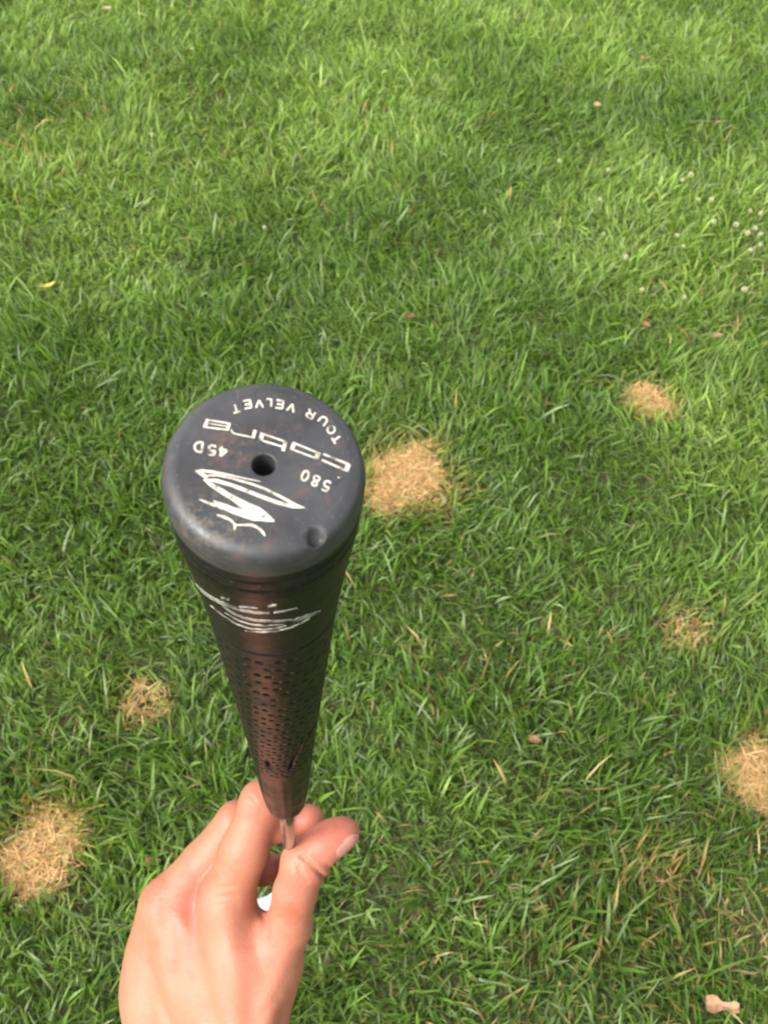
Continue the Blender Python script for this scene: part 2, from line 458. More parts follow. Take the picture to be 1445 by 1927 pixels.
# ------------------------------------------------------------------ golf club
# grip axis in the lens frame (fitted from its silhouette), kept as a plain 3D line
Z0 = .1327
c0 = cpt(496.4, 874.7, Z0); a_ = np.array([-.0853, .4688, 1.0]); a_ /= np.linalg.norm(a_)
C0 = wpt(c0); A = a_ @ AX; A /= np.linalg.norm(A)
U = np.cross(A, [1, 0, 0]); U /= np.linalg.norm(U); W_ = np.cross(A, U)
GL = .267
PT = [0, .0003, .0009, .0018, .0032, .0050, .015, .030, .050, .100, .170, .235, .256, .263, .2665, GL]
PR = [.0117, .0124, .0130, .01335, .0136, .0136, .0134, .0124, .0115, .0104, .0090, .0081, .0075, .0073, .0069, .0061]
def rad(t): return np.interp(t, PT, PR)
def surf(th, t, eps=0.):
    r = rad(t) + eps
    return C0 + np.multiply.outer(t, A) + (r * np.cos(th))[..., None] * U + (r * np.sin(th))[..., None] * W_
def ray_px(px, py):
    d = np.array([(px - CX) / FPX, (py - CY) / FPX, 1.0]) @ AX; return d / np.linalg.norm(d)
def on_grip(px, py):
    """(angle, distance from the cap) of the grip surface seen at a photo point."""
    d = ray_px(px, py); s = np.linspace(.05, .6, 9000); P = O + s[:, None] * d - C0
    t = P @ A; rr = np.linalg.norm(P - t[:, None] * A, axis=1)
    hit = np.where((t > .001) & (t < GL) & (rr < rad(t)))[0]
    if len(hit) == 0:
        i = np.argmin(np.where((t > 0.001) & (t < GL), rr - rad(t), 9))
    else: i = hit[0]
    p = P[i]; return math.atan2(p @ W_, p @ U), t[i]
def on_cap(px, py, eps=0.):
    d = ray_px(px, py); s = ((C0 - A * eps - O) @ A) / (d @ A); return O + s * d

NT = 288
rows_t = np.concatenate([[.009, .0004, .0002, .00005, 0] + [0] * 40, np.linspace(0, .006, 20)[1:], np.linspace(.0063, .055, 240), np.linspace(.0554, GL, 470)])
rows_r = rad(rows_t).copy(); rows_r[:45] = [.00155, .00155, .00157, .00163, .00175, *np.linspace(.0020, .0114, 40)]
th = np.linspace(0, 2 * np.pi, NT, endpoint=False)
TH, TT = np.meshgrid(th, rows_t); RR = np.repeat(rows_r[:, None], NT, 1)
wallm = np.arange(len(rows_t))[:, None] >= 64
# front of the grip seen by the lens, ring positions
def t_front(py):
    return on_grip(500 + (py - 1080) * .05, py)[1]
rings = [(t_front(1098), .0003, .00034), (t_front(1114), .00034, .0004), (t_front(1233), .00045, .0006)]
for rt, wdt, dep in rings:
    RR -= wallm * dep * np.exp(-((TT - rt) / wdt) ** 2)
# dimples of the gripping zone, staggered in short pairs
t_seam = rings[2][0]
def poly_dist(pts_px):
    pts = [on_grip(*p) for p in pts_px]; D = np.full(TH.shape, 9.)
    q0 = []
    for (a0, t0), (a1, t1) in zip(pts[:-1], pts[1:]):
        for s in np.linspace(0, 1, 24): q0.append((a0 + (((a1 - a0) + math.pi) % (2 * math.pi) - math.pi) * s, t0 + (t1 - t0) * s))
    for aa, ttq in q0:
        da = (TH - aa + math.pi) % (2 * math.pi) - math.pi
        D = np.minimum(D, np.hypot(da * rad(TT), TT - ttq))
    return D
pit = .0046
row = np.floor((TT - t_seam - .003) / pit); fy = ((TT - t_seam - .003) / pit - row - .5) * pit
ncol = 12; cu = TH / (2 * np.pi) * ncol + np.where(row % 2 == 0, 0, .5) + .12 * row
fx = (cu - np.floor(cu) - .5) * 2 * np.pi * .0105 / ncol
zone = (TT > t_seam + .003) & (TT < t_front(1462))
dim = np.maximum(np.exp(-((fx - .0010) / .00055) ** 4 - (fy / .00075) ** 4), np.exp(-((fx + .0010) / .00055) ** 4 - ((fy - .0006) / .00075) ** 4))
RR -= zone * .00027 * (.55 + .9 * vnoise(TH * 2 + 5, TT * 300 + 5, 1.3, 44, 2)) * dim
seam = poly_dist([(593, 1362), (583, 1382), (570, 1404), (557, 1425), (550, 1438), (547, 1447)])
RR -= wallm * .0015 * np.exp(-(seam / .00055) ** 2)
slit = poly_dist([(502, 1434), (505, 1446)]); RR -= wallm * .0012 * np.exp(-(slit / .0006) ** 2)
# faint lengthwise ribs on the smooth tip
RR += wallm * (TT > t_front(1470)) * .00006 * np.cos(TH * 16)
# wear: faint flats and ripples
RR += wallm * .00010 * (vnoise(TH * 1.6 + 3, TT * 90 + 3, 3, 41, 3) - .5)
# a chipped nick on the rim
na, ntt = on_grip(597, 1012)
Vg = C0 + TT[..., None] * A + (RR * np.cos(TH))[..., None] * U + (RR * np.sin(TH))[..., None] * W_
nick = on_cap(596, 1011)
dn = np.linalg.norm(Vg - nick, axis=2); Vg += (np.clip(1 - (dn / .0014) ** 4, 0, 1) * (.0010 + .0006 * vnoise(Vg[..., 0] * 900 + 900, Vg[..., 1] * 900 + 900, 1, 45, 2)))[..., None] * A
nr = len(rows_t); I = np.arange(nr * NT).reshape(nr, NT); J = np.roll(I, -1, 1)
Fg = np.stack([I[:-1], J[:-1], J[1:], I[1:]], -1).reshape(-1, 4)
floor_c = C0 + A * .009; tip_c = C0 + A * GL
Vall = np.concatenate([Vg.reshape(-1, 3), [floor_c, tip_c]]); nb = nr * NT
Fc = np.stack([np.full(NT, nb), J[0], I[0]], -1); Ft = np.stack([I[-1], J[-1], np.full(NT, nb + 1)], -1)

CLUB_L = (0.0 - C0[2]) / A[2]          # the sole rests on the soil under the grass
foot = C0 + A * (CLUB_L - .012)
m, nt, b = new_mat('worn_black_rubber')
tcn = nt.nodes.new('ShaderNodeTexCoord'); ob = tcn.outputs['Object']
n1 = noise(nt, 420, 4, .65, ob); n2 = noise(nt, 1400, 3, .6, ob); n3 = noise(nt, 90, 3, .5, ob)
base = mix(nt, ramp(nt, n3.outputs[0], [(.35, (0, 0, 0)), (.7, (1, 1, 1))]).outputs[0], (.007, .0065, .0062), (.015, .0135, .0125))
rust = ramp(nt, n1.outputs[0], [(.53, (0, 0, 0)), (.68, (1, 1, 1))])
rust2 = nt.nodes.new('ShaderNodeMath'); rust2.operation = 'MULTIPLY'; nt.links.new(rust.outputs[0], rust2.inputs[0]); rust2.inputs[1].default_value = .15
base = mix(nt, rust2.outputs[0], base, (.075, .042, .034))
sp_ = ramp(nt, n2.outputs[0], [(.62, (0, 0, 0)), (.72, (1, 1, 1))]); s2 = nt.nodes.new('ShaderNodeMath'); s2.operation = 'MULTIPLY'
nt.links.new(sp_.outputs[0], s2.inputs[0]); s2.inputs[1].default_value = .30
base = mix(nt, s2.outputs[0], base, (.20, .17, .13))
nt.links.new(base, b.inputs['Base Color'])
rr_ = ramp(nt, n3.outputs[0], [(.3, (.32, .32, .32)), (.7, (.46, .46, .46))]); nt.links.new(rr_.outputs[0], b.inputs['Roughness'])
b.inputs['Specular IOR Level'].default_value = .12
nt.links.new(bump(nt, n2.outputs[0], .10, .0002).outputs[0], b.inputs['Normal'])
M_rubber = m

m, nt, b = new_mat('scuffed_cap_rubber')
tcn = nt.nodes.new('ShaderNodeTexCoord'); ob = tcn.outputs['Object']
n1 = noise(nt, 380, 5, .7, ob); n2 = noise(nt, 1500, 4, .65, ob); n3 = noise(nt, 110, 4, .6, ob); n4 = noise(nt, 700, 3, .6, ob)
mp = nt.nodes.new('ShaderNodeMapping'); mp.inputs['Scale'].default_value = (1, .12, 1); mp.inputs['Rotation'].default_value = (0, 0, .5); nt.links.new(ob, mp.inputs['Vector'])
n5 = noise(nt, 2600, 2, .5, mp.outputs[0])
def fac(src, a, b_, k):
    rr = ramp(nt, src, [(a, (0, 0, 0)), (b_, (1, 1, 1))]); mm = nt.nodes.new('ShaderNodeMath'); mm.operation = 'MULTIPLY'
    nt.links.new(rr.outputs[0], mm.inputs[0]); mm.inputs[1].default_value = k; return mm.outputs[0]
base = mix(nt, fac(n3.outputs[0], .35, .68, 1), (.027, .027, .029), (.052, .051, .054))
base = mix(nt, fac(n1.outputs[0], .54, .68, .42), base, (.115, .058, .044))
base = mix(nt, fac(n2.outputs[0], .62, .71, .28), base, (.22, .19, .15))
base = mix(nt, fac(n4.outputs[0], .62, .70, .5), base, (.018, .017, .017))
base = mix(nt, fac(n5.outputs[0], .68, .74, .25), base, (.22, .21, .20))
def near_point(p, rad_):
    vd = nt.nodes.new('ShaderNodeVectorMath'); vd.operation = 'DISTANCE'; nt.links.new(ob, vd.inputs[0]); vd.inputs[1].default_value = tuple(p - foot)
    mr = nt.nodes.new('ShaderNodeMapRange'); mr.interpolation_type = 'SMOOTHSTEP'; nt.links.new(vd.outputs['Value'], mr.inputs[0])
    mr.inputs[1].default_value = 0; mr.inputs[2].default_value = rad_; mr.inputs[3].default_value = 1; mr.inputs[4].default_value = 0; return mr.outputs[0]
def times(a, b2):
    mm = nt.nodes.new('ShaderNodeMath'); mm.operation = 'MULTIPLY'; nt.links.new(a, mm.inputs[0]); nt.links.new(b2, mm.inputs[1]); return mm.outputs[0]
n6 = noise(nt, 900, 4, .7, ob)
base = mix(nt, times(near_point(on_cap(395, 985), .0075), fac(n6.outputs[0], .48, .62, .55)), base, (.17, .14, .095))      # dried dirt
base = mix(nt, times(near_point(on_cap(430, 840), .006), fac(n6.outputs[0], .50, .62, .6)), base, (.15, .07, .05))
base = mix(nt, times(near_point(nick, .0019), fac(n2.outputs[0], .25, .45, 1)), base, (.008, .007, .007))               # torn rubber in the nick
nt.links.new(base, b.inputs['Base Color'])
rr_ = ramp(nt, n1.outputs[0], [(.3, (.36, .36, .36)), (.7, (.60, .60, .60))]); nt.links.new(rr_.outputs[0], b.inputs['Roughness'])
hsum = nt.nodes.new('ShaderNodeMath'); hsum.operation = 'ADD'; nt.links.new(n2.outputs[0], hsum.inputs[0]); nt.links.new(n1.outputs[0], hsum.inputs[1])
nt.links.new(bump(nt, hsum.outputs[0], .14, .0002).outputs[0], b.inputs['Normal'])
M_cap = m

m, nt, b = new_mat('worn_white_paint')
tcn = nt.nodes.new('ShaderNodeTexCoord'); n1 = noise(nt, 900, 3, .6, tcn.outputs['Object'])
cc = ramp(nt, n1.outputs[0], [(.31, (.14, .11, .09)), (.40, (.46, .43, .36)), (.60, (.64, .61, .52)), (.8, (.72, .69, .60))])
nt.links.new(cc.outputs[0], b.inputs['Base Color']); b.inputs['Roughness'].default_value = .38; b.inputs['Metallic'].default_value = .2
M_paint = m
m, nt, b = new_mat('silvery_rubbed_paint')
tcn = nt.nodes.new('ShaderNodeTexCoord'); n1 = noise(nt, 700, 3, .6, tcn.outputs['Object'])
cc = ramp(nt, n1.outputs[0], [(.35, (.06, .055, .05)), (.55, (.42, .40, .35)), (.8, (.65, .62, .55))])
nt.links.new(cc.outputs[0], b.inputs['Base Color']); b.inputs['Roughness'].default_value = .3; b.inputs['Metallic'].default_value = .35
M_silver = m
m, nt, b = new_mat('polished_steel')
tcn = nt.nodes.new('ShaderNodeTexCoord'); n1 = noise(nt, 150, 3, .6, tcn.outputs['Object'])
rr_ = ramp(nt, n1.outputs[0], [(.3, (.26, .26, .26)), (.8, (.40, .40, .40))]); nt.links.new(rr_.outputs[0], b.inputs['Roughness'])
b.inputs['Base Color'].default_value = (.42, .41, .40, 1); b.inputs['Metallic'].default_value = 1
M_steel = m

m, nt, b = new_mat('head_sky_glint_white')  # sky reflection on the steel head put into a white base colour
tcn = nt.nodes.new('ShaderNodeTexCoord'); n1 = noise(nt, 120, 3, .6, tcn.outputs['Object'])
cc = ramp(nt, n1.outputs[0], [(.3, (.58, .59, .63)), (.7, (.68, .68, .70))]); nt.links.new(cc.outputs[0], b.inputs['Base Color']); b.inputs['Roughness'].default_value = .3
M_head_glint = m
club = empty('golf_club', Vector(foot))
tag(club, 'golf club with worn black rubber grip, lettered cap and head in grass, white from a painted sky glint', 'golf club')
def cobj(name, V, faces, mat, parent=club, smooth=True):
    o = obj(name, np_mesh(name, np.asarray(V) - foot, faces, smooth), mat)
    o.parent = parent
    return o
NC = 62 * NT                                     # faces of the end cap come first
grip = cobj('grip', Vall, [Fg[NC:], Ft], M_rubber)
end_cap = cobj('end_cap', Vall, [Fg[:NC], Fc], M_cap, grip)

def ribbon(L2, eps=.00007, cap=True, px_scale=None):
    """thin raised strip along points (photo px, width px) laid on the cap face or the grip wall."""
    P = np.array([(p[0], p[1]) for p in L2], float); Wd = np.array([p[2] for p in L2], float)
    # resample smoothly
    s = np.concatenate([[0], np.cumsum(np.linalg.norm(np.diff(P, axis=0), axis=1))])
    n = max(2, int(s[-1] / 2.0) + 1); u = np.linspace(0, s[-1], n)
    def cr(vals):
        return np.interp(u, s, vals)
    X, Y, Wi = cr(P[:, 0]), cr(P[:, 1]), cr(Wd)
    if len(P) > 3:
        for _ in range(6):
            X[1:-1] = (X[:-2] + 2 * X[1:-1] + X[2:]) / 4; Y[1:-1] = (Y[:-2] + 2 * Y[1:-1] + Y[2:]) / 4
    T = np.gradient(np.stack([X, Y], -1), axis=0); T /= np.linalg.norm(T, axis=1)[:, None] + 1e-9
    N = np.stack([-T[:, 1], T[:, 0]], -1)
    left = np.stack([X, Y], -1) + N * Wi[:, None] / 2; right = np.stack([X, Y], -1) - N * Wi[:, None] / 2
    f = (lambda p, e: on_cap(p[0], p[1], e)) if cap else (lambda p, e: surf(*[np.array(v) for v in on_grip(*p)], e))
    rowsv = []
    for l, r in zip(left, right):
        rowsv.append([f(l, -.0001), f(l, eps), f(r, eps), f(r, -.0001)])
    V = np.array(rowsv).reshape(-1, 3); I = np.arange(len(V)).reshape(-1, 4)
    F = np.concatenate([np.stack([I[:-1, k], I[:-1, k + 1], I[1:, k + 1], I[1:, k]], -1) for k in range(3)], 0)
    E = np.array([[I[0, 0], I[0, 3], I[0, 2], I[0, 1]], [I[-1, 0], I[-1, 1], I[-1, 2], I[-1, 3]]])
    return V, np.concatenate([F, E])

def join_ribbons(lst):
    Vs, Fs, n = [], [], 0
    for V, F in lst: Vs.append(V); Fs.append(F + n); n += len(V)
    return np.concatenate(Vs), [np.concatenate(Fs)]

def Zp(pts, ox=290, oy=720, sc=3.44):
    return [(ox + x / sc, oy + y / sc, .97 * w / sc) for x, y, w in pts]

# word in square technical letters
word = [
    [(1095, 462, 13), (1262, 530, 13)], [(1260, 526, 30), (1242, 572, 30)], [(1245, 570, 13), (1085, 500, 13)],
    [(900, 388, 12), (1078, 462, 12)], [(1066, 456, 34), (1048, 494, 34)], [(1055, 492, 12), (884, 428, 12)], [(908, 392, 26), (892, 430, 26)],
    [(694, 328, 12), (862, 386, 12)], [(702, 326, 28), (690, 374, 28)], [(690, 372, 12), (836, 416, 12)], [(852, 384, 24), (834, 442, 24)],
    [(656, 306, 22), (640, 360, 22)], [(645, 356, 11), (520, 330, 11), (498, 318, 11), (503, 304, 9)],
    [(346, 240, 11), (496, 266, 11)], [(488, 262, 22), (476, 306, 22)], [(480, 306, 11), (318, 286, 11)], [(350, 238, 24), (328, 288, 24)], [(350, 262, 7), (480, 285, 7)],
]
cobj('cap_word', *join_ribbons([ribbon(Zp(s)) for s in word]), M_paint, grip, False)

emblem = [
    [(690, 640, 4), (600, 622, 9), (480, 596, 15), (380, 578, 20), (310, 570, 20), (268, 571, 3)],
    [(270, 572, 6), (305, 590, 24), (350, 616, 26)],
    [(340, 602, 8), (420, 600, 15), (520, 624, 15), (620, 652, 15), (720, 688, 15), (820, 738, 16), (900, 784, 20), (972, 808, 4)],
    [(976, 812, 4), (900, 802, 24), (800, 777, 24), (700, 740, 24), (600, 700, 24), (500, 662, 24), (400, 634, 26), (325, 628, 10)],
    [(322, 626, 10), (372, 662, 28), (440, 704, 34), (520, 752, 38), (590, 796, 56), (660, 842, 88), (725, 874, 60), (778, 896, 10)],
    [(720, 872, 44), (650, 866, 60), (580, 848, 50), (500, 822, 42), (440, 795, 34), (382, 764, 6)],
    [(294, 756, 6), (340, 774, 15), (395, 795, 20), (450, 812, 20)],
    [(408, 856, 8), (450, 868, 20), (500, 890, 16), (522, 920, 14), (570, 922, 12), (630, 920, 16), (680, 942, 18), (708, 974, 18), (722, 994, 5)],
    [(512, 896, 10), (526, 930, 20), (522, 952, 10)],
]
cobj('cap_emblem', *join_ribbons([ribbon(Zp(s), .00007 + .000012 * i) for i, s in enumerate(emblem)]), M_paint, grip, False)

# arched maker's words and size marks, stroked glyphs set upright on the cap face
GL_ = {
    'T': [[(0, 1), (1, 1)], [(.5, 1), (.5, 0)]],
    'O': [[(.5 + .5 * math.cos(k * math.pi / 8), .5 + .5 * math.sin(k * math.pi / 8)) for k in range(17)]],
    'U': [[(0, 1), (0, .35), (.15, .08), (.5, 0), (.85, .08), (1, .35), (1, 1)]],
    'R': [[(0, 0), (0, 1), (.7, 1), (.95, .85), (.95, .62), (.7, .47), (0, .47)], [(.55, .47), (1, 0)]],
    'V': [[(0, 1), (.5, 0), (1, 1)]],
    'E': [[(1, 1), (0, 1), (0, 0), (1, 0)], [(0, .5), (.85, .5)]],
    'L': [[(0, 1), (0, 0), (.95, 0)]],
    '4': [[(.72, 0), (.72, 1), (0, .3), (1, .3)]],
    '5': [[(.95, 1), (.15, 1), (.08, .55), (.6, .62), (.95, .42), (.9, .12), (.5, 0), (.05, .1)]],
    'D': [[(0, 0), (0, 1), (.5, 1), (.9, .8), (1, .5), (.9, .2), (.5, 0), (0, 0)]],
    '8': [[(.5, .54), (.12, .72), (.2, .95), (.5, 1), (.8, .95), (.88, .72), (.5, .54), (.05, .32), (.12, .06), (.5, 0), (.88, .06), (.95, .32), (.5, .54)]],
    '0': [[(.5 + .45 * math.cos(k * math.pi / 8), .5 + .5 * math.sin(k * math.pi / 8)) for k in range(17)]],
    '.': [[(.4, 0), (.4, .12)]],
}
def glyph(ch, zx, zy, upx, upy, h, w, st):
    """centre and up direction in enlarged-photo units; strokes become ribbons on the cap."""
    ul = math.hypot(upx, upy); upx, upy = upx / ul, upy / ul
    rx, ry = -upy, upx                      # reading direction for an upright glyph in a y-down picture
    out = []
    for s in GL_[ch]:
        pts = [(zx + rx * (u - .5) * w + upx * (v - .5) * h, zy + ry * (u - .5) * w + upy * (v - .5) * h, st) for u, v in s]
        for p0, p1 in zip(pts[:-1], pts[1:]): out.append(ribbon(Zp([p0, p1]), .00006))
    return out
tour = []
for ch, x, y in [('T', 1182, 362), ('O', 1146, 304), ('U', 1094, 246), ('R', 1012, 203), ('V', 888, 163), ('E', 812, 140), ('L', 742, 131), ('V', 682, 137), ('E', 604, 140), ('T', 530, 166)]:
    tour += glyph(ch, x, y, 712 - x, (640 - y) * 1.15, 50, 46 if ch != 'L' else 34, 13)
cobj('cap_lettering', *join_ribbons(tour), M_paint, grip, False)
marks = []
for ch, x, y in [('4', 446, 448), ('5', 376, 436), ('D', 288, 416)]: marks += glyph(ch, x, y, -.16, 1, 62, 50, 16)
cobj('cap_size_mark', *join_ribbons(marks), M_paint, grip, False)
marks = []
for ch, x, y in [('.', 1180, 640), ('5', 1116, 668), ('8', 1046, 636), ('0', 978, 603)]: marks += glyph(ch, x, y, -.42, 1, 66, 44, 14)
cobj('cap_core_mark', *join_ribbons(marks), M_paint, grip, False)

# rubbed silver marks round the collar (enlarged photo 310,1020 at 3.705)
def Zq(pts): return Zp(pts, 310, 1020, 3.705)
collar = [
    [(216, 288, 4), (280, 355, 14), (350, 400, 18), (400, 425, 16), (450, 448, 6)],
    [(400, 415, 10), (460, 446, 15), (540, 474, 15), (640, 490, 15), (730, 492, 10)],
    [(760, 492, 5), (840, 478, 9), (925, 458, 5)], [(720, 448, 8), (780, 438, 14)],
    [(395, 385, 9), (450, 402, 9)], [(520, 448, 5), (650, 460, 7)],
    [(400, 440, 5), (480, 494, 12), (560, 527, 13), (640, 544, 13), (730, 550, 13), (810, 548, 13), (890, 538, 13)],
    [(890, 548, 6), (930, 535, 22), (985, 522, 28), (1030, 500, 20), (1088, 474, 4)],
    [(420, 490, 4), (520, 548, 7), (620, 575, 7), (720, 581, 8), (830, 572, 6)],
    [(320, 440, 5), (400, 505, 5), (500, 570, 6), (600, 603, 8), (700, 609, 8), (790, 598, 7), (850, 580, 5)],
    [(560, 618, 5), (680, 627, 8), (780, 620, 8), (880, 596, 8), (950, 565, 9), (1010, 530, 9)],
]
cobj('collar_marks', *join_ribbons([ribbon(Zq(s), .00012, False) for s in collar]), M_silver, grip, False)

# shaft, tapering slightly, running to the head
def tube(P0, P1, r0, r1, n=24, m=12):
    d = P1 - P0; d = d / np.linalg.norm(d); u = np.cross(d, [1, 0, 0]); u /= np.linalg.norm(u); v = np.cross(d, u)
    a = np.linspace(0, 2 * np.pi, n, endpoint=False); rows = []
    for s in np.linspace(0, 1, m):
        rr = r0 + (r1 - r0) * s; rows.append(P0 + (P1 - P0) * s + rr * (np.cos(a)[:, None] * u + np.sin(a)[:, None] * v))
    V = np.concatenate(rows + [[P0], [P1]]); I = np.arange(m * n).reshape(m, n); J = np.roll(I, -1, 1)
    F = np.stack([I[:-1], J[:-1], J[1:], I[1:]], -1).reshape(-1, 4)
    return V, [F, np.stack([np.full(n, m * n), J[0], I[0]], -1), np.stack([I[-1], J[-1], np.full(n, m * n + 1)], -1)]
V, F = tube(C0 + A * .262, C0 + A * (CLUB_L - .075), .0029, .0031); cobj('shaft', V, F, M_steel)
V, F = tube(C0 + A * (CLUB_L - .085), C0 + A * (CLUB_L - .062), .0034, .0062); cobj('ferrule', V, F, M_rubber)
V, F = tube(C0 + A * (CLUB_L - .063), C0 + A * (CLUB_L - .012), .0062, .0064); cobj('hosel', V, F, M_steel)
# iron head: blade profile swept through its thickness, lofted back
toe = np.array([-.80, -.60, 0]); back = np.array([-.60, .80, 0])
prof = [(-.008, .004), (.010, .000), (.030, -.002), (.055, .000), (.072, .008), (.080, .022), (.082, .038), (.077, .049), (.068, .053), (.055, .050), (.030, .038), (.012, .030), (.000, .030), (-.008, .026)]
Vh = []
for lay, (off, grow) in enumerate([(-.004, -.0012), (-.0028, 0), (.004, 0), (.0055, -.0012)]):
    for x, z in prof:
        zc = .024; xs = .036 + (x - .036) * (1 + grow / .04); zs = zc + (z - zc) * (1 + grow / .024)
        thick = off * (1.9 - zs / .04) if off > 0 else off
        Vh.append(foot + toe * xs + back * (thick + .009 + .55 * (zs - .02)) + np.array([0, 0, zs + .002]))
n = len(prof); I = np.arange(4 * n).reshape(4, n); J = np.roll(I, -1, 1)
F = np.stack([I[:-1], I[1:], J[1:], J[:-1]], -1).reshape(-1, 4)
cobj('club_head', Vh, [F, I[0][None, :], I[3][::-1][None, :]], M_head_glint, club, False)

# ------------------------------------------------------------------ hand
ZS = 1.08; RS = 1.093
def hp(px, py, z, rmm=None): 
    p = cpt(px, py, z * ZS)
    return p if rmm is None else (p, rmm * .001 * RS)
GROUPS = {}
# (px, py, depth before scaling, radius mm)
chains = {
    'palm': [
        [(425, 1700, .478, 12.5), (445, 1830, .478, 13.5), (455, 2000, .475, 15)],
        [(318, 1705, .495, 12.0), (370, 1840, .487, 14), (405, 2000, .480, 16)],
        [(303, 1735, .505, 12.0), (297, 1803, .503, 12.6), (291, 1872, .498, 13.2), (300, 2010, .490, 16)],
        [(372, 1690, .500, 10), (385, 1770, .492, 12)],
        [(325, 1830, .545, 10.5), (315, 1920, .525, 13), (325, 2010, .510, 15)],
        [(470, 1935, .482, 16), (515, 1820, .478, 13)],
        [(400, 1830, .505, 15), (420, 1950, .505, 17)],
        [(350, 2020, .490, 20), (330, 2330, .470, 25), (300, 2900, .430, 33)],
        [(440, 2020, .480, 19), (420, 2330, .462, 24), (390, 2900, .425, 32)],
    ],
    'thumb': [[(500, 1840, .480, 12.5), (543, 1742, .470, 10.4), (555, 1680, .463, 9.6), (574, 1622, .456, 10.3), (610, 1588, .453, 8.6), (634, 1573, .453, 7.6), (649, 1566, .453, 6.6)]],
    'index': [[(425, 1695, .478, 12.5), (458, 1604, .470, 11.0), (491, 1508, .466, 9.2), (518, 1546, .478, 9.6), (546, 1550, .484, 8.4), (582, 1541, .478, 7.0)]],
    'middle': [[(314, 1702, .496, 12.3), (384, 1624, .492, 10.6), (447, 1546, .488, 9.6), (494, 1640, .507, 6.6), (556, 1624, .505, 6.2)]],
    'ring': [[(308, 1765, .520, 11.5), (350, 1700, .530, 9.8), (398, 1650, .535, 9.0), (430, 1720, .552, 7.4), (446, 1760, .548, 6.6)]],
    'pinky': [[(325, 1830, .546, 10.5), (340, 1780, .556, 8.6), (372, 1740, .565, 7.8), (400, 1800, .572, 6.4), (415, 1835, .562, 5.8)]],
}
allp = np.array([hp(*p[:3]) for ch in chains.values() for s in ch for p in s])
VX = .00105
lo = allp.min(0) - .04; hi = allp.max(0) + .04
hi[1] = min(hi[1], hp(360, 2900, .43)[1] + .04)
shape = np.ceil((hi - lo) / VX).astype(int)
axes = [lo[k] + VX * np.arange(shape[k]) for k in range(3)]
BIG = np.float32(.03)
def blank(): return np.full(shape, BIG, np.float32)
def smin(a, b, k):
    h = np.clip(.5 + .5 * (b - a) / k, 0, 1); return b * (1 - h) + a * h - k * h * (1 - h)
def add_cone(D, a, ra, b, rb, k, sub=False):
    pad = max(ra, rb) + .012
    i0 = np.maximum(((np.minimum(a, b) - pad - lo) / VX).astype(int), 0); i1 = np.minimum(((np.maximum(a, b) + pad - lo) / VX).astype(int) + 2, shape)
    if np.any(i1 <= i0): return
    sl = tuple(slice(i0[q], i1[q]) for q in range(3))
    X, Y, Z = np.meshgrid(*[axes[q][sl[q]].astype(np.float32) for q in range(3)], indexing='ij')
    ba = b - a; L2 = float(ba @ ba) + 1e-12
    h = np.clip(((X - a[0]) * ba[0] + (Y - a[1]) * ba[1] + (Z - a[2]) * ba[2]) / L2, 0, 1)
    d = np.sqrt((X - a[0] - h * ba[0]) ** 2 + (Y - a[1] - h * ba[1]) ** 2 + (Z - a[2] - h * ba[2]) ** 2) - (ra + (rb - ra) * h)
    if sub: D[sl] = -smin(-D[sl], d, k)
    else: D[sl] = smin(D[sl], d.astype(np.float32), k)
fields = {}
for name, segs in chains.items():
    D = blank(); k = .013 if name == 'palm' else .0035
    for s in segs:
        P = [hp(*p) for p in s]
        for (p0, r0), (p1, r1) in zip(P[:-1], P[1:]): add_cone(D, p0, r0, p1, r1, k)
    fields[name] = D
